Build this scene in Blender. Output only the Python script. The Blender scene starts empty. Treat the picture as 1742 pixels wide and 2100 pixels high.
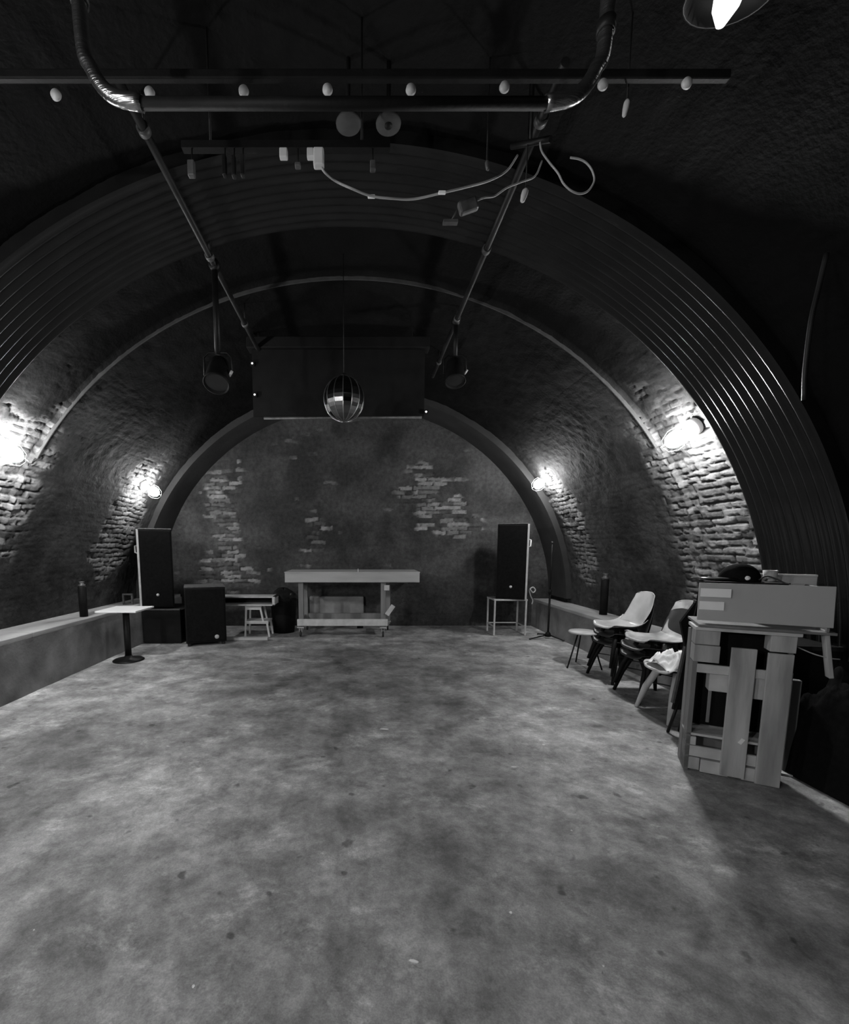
import bpy, bmesh, math, random
import numpy as np
from mathutils import Vector, Matrix, Euler
rnd = random.Random(7)
PI = math.pi
S = bpy.context.scene
COL = S.collection

# ------------------------------------------------------------------ camera, world, light, exposure
W, H = 1742.0, 2100.0
F = 900.0                       # focal length in pixels
PX, PY = 740.0, 1226.0          # principal point (shift lens)
PITCH = math.atan(0.116)
CAM_Z = 1.56
cam_d = bpy.data.cameras.new('camera'); cam = bpy.data.objects.new('camera', cam_d); COL.objects.link(cam)
cam_d.sensor_fit = 'VERTICAL'; cam_d.sensor_height = 36; cam_d.sensor_width = 36*W/H
cam_d.lens = 36*F/H
cam_d.shift_x = (W/2-PX)/H
cam_d.shift_y = (PY-H/2)/H
cam_d.clip_start = 0.05
cam.location = (0, 0, CAM_Z); cam.rotation_euler = (PI/2-PITCH, 0, 0)
S.camera = cam
wd = bpy.data.worlds.new('world'); S.world = wd; wd.use_nodes = True
wd.node_tree.nodes['Background'].inputs[0].default_value = (0.0, 0.0, 0.0, 1)
S.view_settings.view_transform = 'Standard'; S.view_settings.look = 'None'
S.view_settings.gamma = 1; S.view_settings.use_curve_mapping = False
S.view_settings.exposure = 0.0
LAMP_E = 600.0                  # emission of the bulkhead globes
LAMPS = [  # (name side, y, theta deg, strength factor)
    ('R', 4.27, 35, 1.0), ('R', 7.40, 35.5, 0.42), ('L', 4.28, 147.5, 1.0), ('L', 7.12, 147.5, 0.42),
    ('L', 0.4, 148.0, 1.0), ('L', -1.8, 148.0, 1.6)]

def at(px, py, Y):
    """point on the plane y=Y seen at pixel (px,py): a calculator for reading distances"""
    cx = (px-PX)/F; cy = -(py-PY)/F
    d = Vector((cx, math.cos(PITCH)+cy*math.sin(PITCH), -math.sin(PITCH)+cy*math.cos(PITCH)))
    t = Y/d.y
    return Vector((d.x*t, Y, CAM_Z+d.z*t))

# ------------------------------------------------------------------ materials (all greys: the place is photographed without colour)
def new_mat(name):
    m = bpy.data.materials.new(name); m.use_nodes = True
    return m, m.node_tree, m.node_tree.nodes['Principled BSDF']
def N(nt, t, **kw):
    n = nt.nodes.new(t)
    for k, v in kw.items():
        if k in n.inputs.keys() if hasattr(n.inputs, 'keys') else False: n.inputs[k].default_value = v
        else: setattr(n, k, v)
    return n
def grey(v): return (v, v, v, 1)
def noise_mat(name, lo, hi, scale=6, rough=0.7, metal=0, bump=0.0, bscale=60, detail=6, stretch=None, spec=0.5, coat=0):
    m, nt, b = new_mat(name)
    tc = N(nt, 'ShaderNodeTexCoord')
    src = tc.outputs['Object']
    if stretch:
        mp = N(nt, 'ShaderNodeMapping'); mp.inputs['Scale'].default_value = stretch
        nt.links.new(src, mp.inputs['Vector']); src = mp.outputs['Vector']
    nz = N(nt, 'ShaderNodeTexNoise'); nz.inputs['Scale'].default_value = scale; nz.inputs['Detail'].default_value = detail
    nt.links.new(src, nz.inputs['Vector'])
    cr = N(nt, 'ShaderNodeValToRGB'); cr.color_ramp.elements[0].position = .32; cr.color_ramp.elements[1].position = .68
    cr.color_ramp.elements[0].color = grey(lo); cr.color_ramp.elements[1].color = grey(hi)
    nt.links.new(nz.outputs['Fac'], cr.inputs['Fac']); nt.links.new(cr.outputs['Color'], b.inputs['Base Color'])
    b.inputs['Roughness'].default_value = rough; b.inputs['Metallic'].default_value = metal
    b.inputs['Specular IOR Level'].default_value = spec; b.inputs['Coat Weight'].default_value = coat
    if bump:
        n2 = N(nt, 'ShaderNodeTexNoise'); n2.inputs['Scale'].default_value = bscale; n2.inputs['Detail'].default_value = 4
        nt.links.new(src, n2.inputs['Vector'])
        bp = N(nt, 'ShaderNodeBump'); bp.inputs['Strength'].default_value = bump; bp.inputs['Distance'].default_value = 0.01
        nt.links.new(n2.outputs['Fac'], bp.inputs['Height']); nt.links.new(bp.outputs['Normal'], b.inputs['Normal'])
    return m
def emit_mat(name, e, c=1.0):
    m, nt, b = new_mat(name)
    b.inputs['Base Color'].default_value = grey(.8); b.inputs['Emission Color'].default_value = grey(c)
    b.inputs['Emission Strength'].default_value = e
    return m

M = {}
M['black'] = noise_mat('black_paint', .005, .009, 8, .6, bump=.15, spec=.15)
M['cloth_black'] = noise_mat('black_grille_cloth', .006, .010, 30, .95, bump=.3, bscale=300, spec=.05)
M['black_gloss'] = noise_mat('black_gloss', .008, .014, 8, .3)
M['black_steel'] = noise_mat('black_steel', .005, .010, 10, .5, spec=.25)
M['dark_steel'] = noise_mat('dark_steel', .003, .028, 3, .5, spec=.3)
M['steel'] = noise_mat('galvanised_steel', .3, .5, 14, .3, metal=.9, bump=.1, bscale=40)
M['dull_metal'] = noise_mat('dull_metal', .06, .12, 20, .5, metal=.3)
M['white'] = noise_mat('white_laminate', .8, .88, 4, .45)
M['white_plastic'] = noise_mat('white_plastic', .5, .6, 6, .45)
M['paper'] = noise_mat('white_paper', .90, .95, 12, .9)
M['wood'] = noise_mat('pine', .28, .56, 11, .75, bump=.2, bscale=50, stretch=(1, 1, .14))
M['wood_h'] = noise_mat('pine_beam', .32, .48, 5, .75, bump=.15, bscale=50, stretch=(.18, 1, 1))
M['wood_light'] = noise_mat('fresh_pine', .46, .62, 9, .75, bump=.1)
M['wood_dark'] = noise_mat('stained_wood', .12, .24, 5, .7, stretch=(1, 1, .2))
M['grey_board'] = noise_mat('grey_board', .42, .46, 3, .7, bump=.05, bscale=120)
M['shell'] = noise_mat('shell_plastic', .34, .50, 5, .3, coat=.2)
M['shell_dark'] = noise_mat('dark_shell', .02, .04, 5, .35)
M['shell_worn'] = noise_mat('worn_shell', .16, .46, 7, .4, detail=8)
M['cloth'] = noise_mat('white_cloth', .7, .82, 10, .9, bump=.2, bscale=200)
M['pale_metal'] = noise_mat('pale_metal', .42, .54, 10, .45)
M['dim_paint'] = noise_mat('dim_grey_paint', .03, .05, 10, .8)
M['rubber'] = noise_mat('rubber', .012, .02, 10, .7)
M['cable'] = noise_mat('pale_cable', .32, .4, 8, .55)
M['duct'] = noise_mat('spiral_duct', .3, .45, 10, .25, metal=.95, bump=.35, bscale=25, stretch=(.2, .2, 6))
M['led'] = emit_mat('indicator_light', 4)
M['lamp_glow'] = emit_mat('floodlight_glow', 2.2)
M['globe'] = emit_mat('lamp_globe_glow', LAMP_E)

def conc_floor():
    m, nt, b = new_mat('concrete_floor')
    tc = N(nt, 'ShaderNodeTexCoord'); O = tc.outputs['Object']
    def noise(scale, detail=5, rough=.6, dist=0, st=None):
        src = O
        if st:
            mp = N(nt, 'ShaderNodeMapping'); mp.inputs['Scale'].default_value = st; nt.links.new(O, mp.inputs[0]); src = mp.outputs[0]
        n = N(nt, 'ShaderNodeTexNoise'); n.inputs['Scale'].default_value = scale; n.inputs['Detail'].default_value = detail
        n.inputs['Roughness'].default_value = rough; n.inputs['Distortion'].default_value = dist
        nt.links.new(src, n.inputs['Vector']); return n.outputs['Fac']
    def ramp(f, a, b_, pa, pb):
        c = N(nt, 'ShaderNodeMapRange'); c.inputs['From Min'].default_value = pa; c.inputs['From Max'].default_value = pb
        c.inputs['To Min'].default_value = a; c.inputs['To Max'].default_value = b_; nt.links.new(f, c.inputs['Value']); return c.outputs[0]
    def mul(a, c):
        x = N(nt, 'ShaderNodeMath', operation='MULTIPLY'); nt.links.new(a, x.inputs[0]); nt.links.new(c, x.inputs[1]); return x.outputs[0]
    big = ramp(noise(.9, 6, .62, .1), .62, 1.35, .36, .64)
    mid = ramp(noise(3.6, 9, .74, .15), .72, 1.28, .38, .62)
    fine = ramp(noise(15, 8, .78, .3), .72, 1.3, .33, .67)
    worn = ramp(noise(1.5, 10, .8, .25, (1, 1.5, 1)), 1.0, 1.9, .54, .68)
    stain = ramp(noise(1.5, 7, .65, .3), .62, 1.0, .34, .44)
    spots = ramp(noise(9, 2, .4), .45, 1.0, .245, .30)
    vo = N(nt, 'ShaderNodeTexVoronoi', feature='DISTANCE_TO_EDGE'); vo.inputs['Scale'].default_value = .55
    wp = N(nt, 'ShaderNodeTexNoise'); wp.inputs['Scale'].default_value = 2.5; wp.inputs['Detail'].default_value = 6; nt.links.new(O, wp.inputs['Vector'])
    ad = N(nt, 'ShaderNodeMixRGB', blend_type='ADD'); ad.inputs[0].default_value = .35; nt.links.new(O, ad.inputs[1]); nt.links.new(wp.outputs['Color'], ad.inputs[2])
    nt.links.new(ad.outputs[0], vo.inputs['Vector'])
    crk = ramp(vo.outputs['Distance'], .86, 1.0, .0, .006)
    grain = ramp(noise(140, 3, .7), .86, 1.15, .35, .65)
    big = mul(big, grain)
    v = mul(mul(mul(big, mid), mul(fine, worn)), mul(mul(stain, spots), crk))
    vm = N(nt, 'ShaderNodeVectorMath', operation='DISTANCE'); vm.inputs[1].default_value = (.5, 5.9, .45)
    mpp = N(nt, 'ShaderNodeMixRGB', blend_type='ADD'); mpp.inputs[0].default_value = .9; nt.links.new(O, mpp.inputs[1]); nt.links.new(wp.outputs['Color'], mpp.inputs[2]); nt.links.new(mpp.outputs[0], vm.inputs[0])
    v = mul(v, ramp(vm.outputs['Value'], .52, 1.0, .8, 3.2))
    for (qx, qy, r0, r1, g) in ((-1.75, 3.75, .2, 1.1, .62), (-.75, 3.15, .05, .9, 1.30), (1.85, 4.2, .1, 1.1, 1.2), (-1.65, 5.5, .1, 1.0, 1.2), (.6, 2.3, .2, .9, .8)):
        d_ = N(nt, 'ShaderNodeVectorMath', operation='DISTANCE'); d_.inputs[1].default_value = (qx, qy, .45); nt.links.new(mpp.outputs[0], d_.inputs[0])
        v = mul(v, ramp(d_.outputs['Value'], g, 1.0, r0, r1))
    sc = N(nt, 'ShaderNodeMath', operation='MULTIPLY'); sc.inputs[1].default_value = .345; nt.links.new(v, sc.inputs[0])
    cb = N(nt, 'ShaderNodeCombineColor')
    for i in range(3): nt.links.new(sc.outputs[0], cb.inputs[i])
    nt.links.new(cb.outputs[0], b.inputs['Base Color'])
    rr = ramp(noise(2.4, 5), .5, .78, .35, .65); nt.links.new(rr, b.inputs['Roughness'])
    b.inputs['Specular IOR Level'].default_value = .35
    hb = N(nt, 'ShaderNodeMath', operation='ADD'); nt.links.new(mid, hb.inputs[0]); nt.links.new(fine, hb.inputs[1])
    bp = N(nt, 'ShaderNodeBump'); bp.inputs['Strength'].default_value = .3; bp.inputs['Distance'].default_value = .008
    nt.links.new(hb.outputs[0], bp.inputs['Height']); nt.links.new(bp.outputs[0], b.inputs['Normal'])
    return m
#
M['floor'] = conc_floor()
M['concrete'] = noise_mat('ledge_concrete', .08, .24, 2.2, .85, bump=.4, bscale=30, detail=9)
M['ledge_top'] = noise_mat('ledge_top_boards', .2, .42, 3.0, .7, bump=.25, bscale=30, stretch=(1, .3, 1))

def brick_mat():
    m, nt, b = new_mat('painted_brickwork')
    tc = N(nt, 'ShaderNodeTexCoord'); O = tc.outputs['Object']
    at1 = N(nt, 'ShaderNodeAttribute', attribute_name='tone')
    n1 = N(nt, 'ShaderNodeTexNoise'); n1.inputs['Scale'].default_value = 14; n1.inputs['Detail'].default_value = 8; n1.inputs['Roughness'].default_value = .7
    nt.links.new(O, n1.inputs['Vector'])
    mr = N(nt, 'ShaderNodeMapRange'); mr.inputs['From Min'].default_value = .3; mr.inputs['From Max'].default_value = .7
    mr.inputs['To Min'].default_value = .6; mr.inputs['To Max'].default_value = 1.35; nt.links.new(n1.outputs['Fac'], mr.inputs[0])
    mu = N(nt, 'ShaderNodeMath', operation='MULTIPLY'); nt.links.new(at1.outputs['Fac'], mu.inputs[0]); nt.links.new(mr.outputs[0], mu.inputs[1])
    cb = N(nt, 'ShaderNodeCombineColor')
    for i in range(3): nt.links.new(mu.outputs[0], cb.inputs[i])
    nt.links.new(cb.outputs[0], b.inputs['Base Color'])
    b.inputs['Roughness'].default_value = .75; b.inputs['Specular IOR Level'].default_value = .12
    n2 = N(nt, 'ShaderNodeTexNoise'); n2.inputs['Scale'].default_value = 35; n2.inputs['Detail'].default_value = 6; nt.links.new(O, n2.inputs['Vector'])
    bp = N(nt, 'ShaderNodeBump'); bp.inputs['Strength'].default_value = .5; bp.inputs['Distance'].default_value = .012
    nt.links.new(n2.outputs['Fac'], bp.inputs['Height']); nt.links.new(bp.outputs[0], b.inputs['Normal'])
    return m
M['brick'] = brick_mat()
M['liner'] = noise_mat('dark_corrugated_sheet', .005, .010, 5, .28, metal=.0, bump=.03, bscale=20, spec=.5)
M['plaster_dark'] = noise_mat('dark_plaster', .014, .028, 2.5, .8, bump=.3, bscale=18)
M['vault_black'] = noise_mat('blackened_vault', .004, .008, 2.5, .9, bump=.3, bscale=10, spec=.1)

# ------------------------------------------------------------------ object helpers
def link(o, parent=None):
    COL.objects.link(o)
    if parent is not None: o.parent = parent
    return o
def tag(o, label, cat, group=None):
    o['label'] = label; o['category'] = cat
    if group: o['group'] = group
    return o
def thing(name, label, cat, loc, rz=0, group=None):
    o = bpy.data.objects.new(name, None); o.empty_display_size = .1
    COL.objects.link(o); o.location = loc; o.rotation_euler = (0, 0, rz)
    return tag(o, label, cat, group)
def struct(o): o['kind'] = 'structure'; return o

class MB:
    def __init__(s): s.v = []; s.f = []; s.sm = []
    def add(s, vs, fs, smooth=False):
        n = len(s.v); s.v += [tuple(v) for v in vs]; s.f += [tuple(i+n for i in f) for f in fs]; s.sm += [smooth]*len(fs); return s
    def box(s, c, d, rot=None):
        c = Vector(c); h = Vector(d)/2; R = rot if rot else Matrix.Identity(3)
        vs = [c+R@Vector((sx*h.x, sy*h.y, sz*h.z)) for sx in (-1, 1) for sy in (-1, 1) for sz in (-1, 1)]
        return s.add(vs, [(0, 1, 3, 2), (4, 6, 7, 5), (0, 4, 5, 1), (2, 3, 7, 6), (0, 2, 6, 4), (1, 5, 7, 3)])
    def span(s, a, b): # box by corners
        a = Vector(a); b = Vector(b); return s.box((a+b)/2, [abs(x) for x in (b-a)])
    def tube(s, pts, r, n=8, cap=True, smooth=True):
        pts = [Vector(p) for p in pts]; rs = r if isinstance(r, (list, tuple)) else [r]*len(pts)
        vs = []; ref = None
        for i, p in enumerate(pts):
            t = (pts[min(i+1, len(pts)-1)]-pts[max(i-1, 0)]).normalized()
            if ref is None: ref = Vector((0, 0, 1)) if abs(t.z) < .9 else Vector((1, 0, 0))
            u = (ref-t*ref.dot(t)).normalized(); w = t.cross(u); ref = u
            for k in range(n):
                a = 2*PI*k/n; vs.append(p+(u*math.cos(a)+w*math.sin(a))*rs[i])
        fs = [(i*n+k, i*n+(k+1) % n, (i+1)*n+(k+1) % n, (i+1)*n+k) for i in range(len(pts)-1) for k in range(n)]
        s.add(vs, fs, smooth)
        if cap:
            m = len(s.v)-len(vs)
            s.f.append(tuple(m+k for k in range(n))[::-1]); s.f.append(tuple(m+(len(pts)-1)*n+k for k in range(n))); s.sm += [False, False]
        return s
    def lathe(s, prof, c=(0, 0, 0), n=20, axis=None, smooth=True):
        c = Vector(c); R = Vector((0, 0, 1)).rotation_difference(Vector(axis)).to_matrix() if axis else Matrix.Identity(3)
        vs = [c+R@Vector((r*math.cos(2*PI*k/n), r*math.sin(2*PI*k/n), z)) for r, z in prof for k in range(n)]
        fs = [(i*n+k, i*n+(k+1) % n, (i+1)*n+(k+1) % n, (i+1)*n+k) for i in range(len(prof)-1) for k in range(n)]
        return s.add(vs, fs, smooth)
    def build(s, name, mat, parent=None, bevel=0, loc=None, sub=0):
        me = bpy.data.meshes.new(name); me.from_pydata(s.v, [], s.f); me.update()
        me.polygons.foreach_set('use_smooth', s.sm); me.materials.append(M[mat] if isinstance(mat, str) else mat)
        bm = bmesh.new(); bm.from_mesh(me); bmesh.ops.recalc_face_normals(bm, faces=bm.faces); bm.to_mesh(me); bm.free()
        o = bpy.data.objects.new(name, me); link(o, parent)
        if loc: o.location = loc
        if bevel:
            b = o.modifiers.new('bevel', 'BEVEL'); b.width = bevel; b.segments = 2; b.limit_method = 'ANGLE'
        if sub:
            b = o.modifiers.new('sub', 'SUBSURF'); b.levels = sub; b.render_levels = sub
        return o
def copy_tree(o, parent=None):
    c = o.copy(); COL.objects.link(c); c.parent = parent
    for ch in list(o.children): copy_tree(ch, c)
    return c
def catmull(P, n=8):
    P = [Vector(p) for p in P]; Q = [P[0]*2-P[1]]+P+[P[-1]*2-P[-2]]; out = []
    for i in range(1, len(Q)-2):
        for k in range(n):
            t = k/n; a, b, c, d = Q[i-1:i+3]
            out.append(.5*((2*b)+(c-a)*t+(2*a-5*b+4*c-d)*t*t+(3*b-a-3*c+d)*t**3))
    return out+[P[-1]]

# ------------------------------------------------------------------ numpy noise
def vnoise(u, v, seed):
    rg = np.random.RandomState(seed); T = rg.rand(256, 256)
    iu = np.floor(u).astype(int); iv = np.floor(v).astype(int); fu = u-iu; fv = v-iv
    fu = fu*fu*(3-2*fu); fv = fv*fv*(3-2*fv)
    g = lambda a, b: T[a % 256, b % 256]
    return (g(iu, iv)*(1-fu)+g(iu+1, iv)*fu)*(1-fv)+(g(iu, iv+1)*(1-fu)+g(iu+1, iv+1)*fu)*fv
def fbm(u, v, scale, seed, octv=4, gain=.5):
    s = np.zeros_like(u); a = 1; t = 0
    for i in range(octv):
        s += a*vnoise(u*scale*2**i+17.3*i, v*scale*2**i+5.1*i, seed+i); t += a; a *= gain
    return s/t
def sstep(x, a, b):
    t = np.clip((x-a)/(b-a), 0, 1); return t*t*(3-2*t)

def brickwork(U, V, patches, seed, base_expo=0.0, bw=.262, bh=.078, depth=.034, plast=(.016, .042), brick=(.05, .17), mortar=.018, rr3=.25):
    """U along wall, V up the wall (metres). returns displacement (into the room +) and albedo"""
    wob = (fbm(U, V, 1.3, seed+50, 3)-.5)*.10
    wob2 = (fbm(U, V, 6.0, seed+60, 3)-.5)*.055
    Vw = V+wob+wob2; Uw = U+(fbm(U, V, 5.0, seed+70, 2)-.5)*.05
    row = np.floor(Vw/bh).astype(int)
    rg = np.random.RandomState(seed); off = rg.rand(4096)*.06
    uo = Uw+np.where(row % 2 == 0, 0, bw/2)+off[row % 4096]
    col = np.floor(uo/bw).astype(int)
    fv = (Vw/bh-row); fu = (uo/bw-col)
    R1 = rg.rand(64, 64); R2 = rg.rand(64, 64); R3 = rg.rand(64, 64)
    r1 = R1[row % 64, col % 64]; r2 = R2[row % 64, col % 64]; r3 = R3[row % 64, col % 64]
    ev = np.minimum(fv, 1-fv)*bh; eu = np.minimum(fu, 1-fu)*bw
    e = np.minimum(ev, eu)+(fbm(U, V, 22, seed+80, 2)-.5)*.020
    body = sstep(e, .002, .0095)
    expo = np.full_like(U, base_expo-.12)+(fbm(U, V, 1.1, seed+90, 4)-.5)*.7
    for (pu, pv, ru, rv, st) in patches:
        d = ((U-pu)/ru)**2+((V-pv)/rv)**2
        expo += st*np.exp(-d*1.1)
    expo += (r3-.5)*rr3+(fbm(U, V, 5, seed+99, 4)-.5)*.5
    expo = sstep(expo, .32, .55)
    miss = (r2 < .10)*1.0
    disp = expo*(-depth*(1-body)+(r1-.5)*.020*body-.018*miss*body)+(1-expo)*(.008-.09*depth*(1-body))
    disp += expo*body*(fbm(U, V, 26, seed+35, 3)-.5)*.016
    disp += (fbm(U, V, 9, seed+33, 4)-.5)*.020+(fbm(U, V, 1.2, seed+34, 3)-.5)*.04
    tone_b = brick[0]+(brick[1]-brick[0])*r2
    tone = expo*(body*tone_b+(1-body)*mortar)+(1-expo)*(plast[0]+(plast[1]-plast[0])*sstep(fbm(U, V, 1.7, seed+44, 6, .62), .3, .7))
    return disp, tone

def grid_mesh(name, P, tone, mat, smooth=True):
    nu, nv = P.shape[:2]
    vs = P.reshape(-1, 3)
    idx = np.arange(nu*nv).reshape(nu, nv)
    fs = np.stack([idx[:-1, :-1], idx[1:, :-1], idx[1:, 1:], idx[:-1, 1:]], -1).reshape(-1, 4)
    me = bpy.data.meshes.new(name)
    me.vertices.add(len(vs)); me.vertices.foreach_set('co', vs.astype('f').ravel())
    me.loops.add(len(fs)*4); me.loops.foreach_set('vertex_index', fs.astype('i').ravel())
    me.polygons.add(len(fs)); me.polygons.foreach_set('loop_start', (np.arange(len(fs))*4).astype('i'))
    me.polygons.foreach_set('loop_total', np.full(len(fs), 4, 'i'))
    me.update(calc_edges=True); me.validate()
    me.polygons.foreach_set('use_smooth', np.full(len(fs), smooth))
    if tone is not None:
        a = me.attributes.new('tone', 'FLOAT', 'POINT'); a.data.foreach_set('value', tone.astype('f').ravel())
    me.materials.append(mat)
    return link(bpy.data.objects.new(name, me))

# ------------------------------------------------------------------ structure: floor, vault, end wall
CX, CZ, R0 = -.12, .50, 3.95
ZS = .96
Y_END, Y_BACK = 8.65, -3.2
LEDGE_L, LEDGE_R = -3.55, 3.40
def vrad(y):
    r = np.full_like(y, R0)
    r = np.where((y > 4.0) & (y < 4.79), R0+.04, r)
    return r
def vault(name, th0, th1, nth, ys, patches, seed, ridx, **kw):
    th = np.radians(np.linspace(th0, th1, nth)); TH, Y = np.meshgrid(th, ys, indexing='ij')
    arc = (TH if th1 <= 91 else TH)*R0
    disp, tone = brickwork(Y, arc, patches, seed, **kw)
    crown_shade = sstep(np.abs(TH-PI/2)/PI*180+(fbm(Y, arc, .9, 71, 4)-.5)*26, 34, 58)      # shade of the crown put into the tone, walls left lighter
    tone = tone*(.13+.87*crown_shade)*np.where((Y > 3.9) & (Y < 4.79), .45+.55*sstep(-np.abs(TH-PI/2)/PI*-180, 50, 62), 1)  # shade in the upper recess beyond the lining is darkened into the tone too
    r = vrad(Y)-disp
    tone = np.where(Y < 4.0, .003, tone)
    P = np.stack([CX+r*np.cos(TH), Y, CZ+ZS*r*np.sin(TH)], -1)
    return struct(grid_mesh(name, P, tone, M['brick']))
def ylines(a, b, step): return np.linspace(a, b, max(2, int(round((b-a)/step))+1))
ys_side = np.concatenate([ylines(Y_BACK, 3.9, .08)[:-1], ylines(3.9, 4.785, .016), ylines(4.795, Y_END, .018)])
ys_ceil = np.concatenate([ylines(Y_BACK, 3.9, .10)[:-1], ylines(3.9, 4.785, .04), ylines(4.795, Y_END, .034)])
A = lambda deg: math.radians(deg)*R0
# patches: (y, arc height, radius y, radius arc, strength)
VP = [(4.55, A(24), .62, 1.25, 1.0), (4.7, A(8), .5, .6, .5), (7.45, A(30), .55, .9, 1.0), (7.3, A(12), .55, .9, .75), (6.1, A(12), .6, 1.2, -.8),
      (4.55, A(150), .7, .8, .9), (4.7, A(166), .8, .8, .55), (7.1, A(152), .62, .9, 1.0), (6.8, A(166), .7, .6, .8), (5.9, A(170), .8, 1.0, -.5)]
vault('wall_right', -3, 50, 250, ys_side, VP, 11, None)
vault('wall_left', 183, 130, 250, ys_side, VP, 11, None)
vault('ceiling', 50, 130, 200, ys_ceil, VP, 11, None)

# end wall
def endwall():
    xs = ylines(-4.2, 4.0, .028); zs = ylines(-.02, 4.7, .0165)
    X, Z = np.meshgrid(xs, zs, indexing='ij')
    pt = [(-2.75, 2.55, .32, .5, .85), (-2.55, 1.55, .35, .75, .8), (-2.6, 1.0, .6, .25, .6), (-.85, 2.3, .5, .6, .40), (-.9, 1.7, .4, .4, .40), (1.55, 2.35, .75, .55, .62), (1.2, 2.75, .5, .35, .45), (2.0, 1.95, .7, .25, .5)]
    disp, tone = brickwork(X, Z, pt, 53, base_expo=.02, brick=(.06, .26), mortar=.03, plast=(.034, .07), rr3=.75)
    P = np.stack([X, Y_END-disp*.9, Z], -1)
    return struct(grid_mesh('wall_back', P, tone, M['brick']))
endwall()
# wall behind the camera and floor
b = MB(); b.span((-4.3, Y_BACK-.2, -.05), (4.1, Y_BACK, 4.8)); struct(b.build('wall_front', 'vault_black'))
fx = ylines(-4.2, 4.0, .1); fy = ylines(Y_BACK-.1, Y_END+.1, .1)
FX, FY = np.meshgrid(fx, fy, indexing='ij')
FZ = (fbm(FX, FY, .8, 5, 3)-.5)*.012-.004
struct(grid_mesh('floor', np.stack([FX, FY, FZ], -1), None, M['floor']))

# side ledges (low concrete walls with a board cap)
def ledge(name, cap, x0, x1, top, sgn):
    ys = ylines(Y_BACK, Y_END-.01, .05); zs = ylines(-.02, top-.05, .04)
    Yg, Zg = np.meshgrid(ys, zs, indexing='ij'); d = (fbm(Yg, Zg, 2.5, 3, 4)-.5)*.03
    P = np.stack([x0+sgn*d, Yg, Zg], -1)
    o = struct(grid_mesh(name, P, None, M['concrete']))
    c = MB()
    for i in range(6):
        ya = Y_BACK+i*(Y_END-Y_BACK)/6; yb = Y_BACK+(i+1)*(Y_END-Y_BACK)/6-.006
        c.span((x0-sgn*(-.0)-.02*(-sgn)*-1, ya, top-.06), (x1, yb, top))
    struct(c.build(cap, 'ledge_top', bevel=.008))
ledge('trim_1', 'trim_2', LEDGE_L, -4.15, .635, 1)
ledge('trim_3', 'trim_4', LEDGE_R, 3.95, .545, -1)

# plaster lining against the end wall (smooth arched band) and steel arch
def arch_band(name, mat, y0, y1, r, thick, a0, a1, n=90, corr=0, ncorr=0, smooth=True):
    ny = ncorr*8+1 if ncorr else 3
    ths = [math.radians(a0+(a1-a0)*i/n) for i in range(n+1)]
    ysn = [y0+(y1-y0)*j/(ny-1) for j in range(ny)]
    vs = []; fs = []
    for t in ths:
        ring = []
        for j, y in enumerate(ysn):
            rr = r+(corr*math.cos(2*PI*j/8) if ncorr else 0); ring.append((rr, y))
        ring += [(r+thick, y1), (r+thick, y0)]
        for rr, y in ring: vs.append((CX+rr*math.cos(t), y, CZ+ZS*rr*math.sin(t)))
    k = ny+2
    for i in range(n):
        for j in range(k): fs.append((i*k+j, i*k+(j+1) % k, (i+1)*k+(j+1) % k, (i+1)*k+j))
    fs.append(tuple(range(k))); fs.append(tuple(n*k+j for j in range(k)))
    m = MB(); m.add(vs, fs, smooth)
    o = m.build(name, mat)
    if smooth:
        for p in o.data.polygons: p.use_smooth = True
        try: o.data.set_sharp_from_angle(angle=math.radians(50))
        except Exception: pass
    return o
struct(arch_band('trim_5', 'plaster_dark', 7.88, Y_END+.02, R0-.11, .16, 2, 178))
lin = arch_band('corrugated_lining', 'liner', 3.20, 3.97, R0-.11, .10, 3, 177, n=150, corr=.014, ncorr=10)
tag(lin, 'dark glossy corrugated steel lining band arched over the vault before the nearest lamps', 'arch lining')
lin2 = arch_band('steel_arch', 'dim_paint', 4.80, 4.812, R0-.035, .035, 34, 148)
tag(lin2, 'thin pale-edged steel arch strip spanning the vault beyond the corrugated lining', 'arch')

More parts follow.
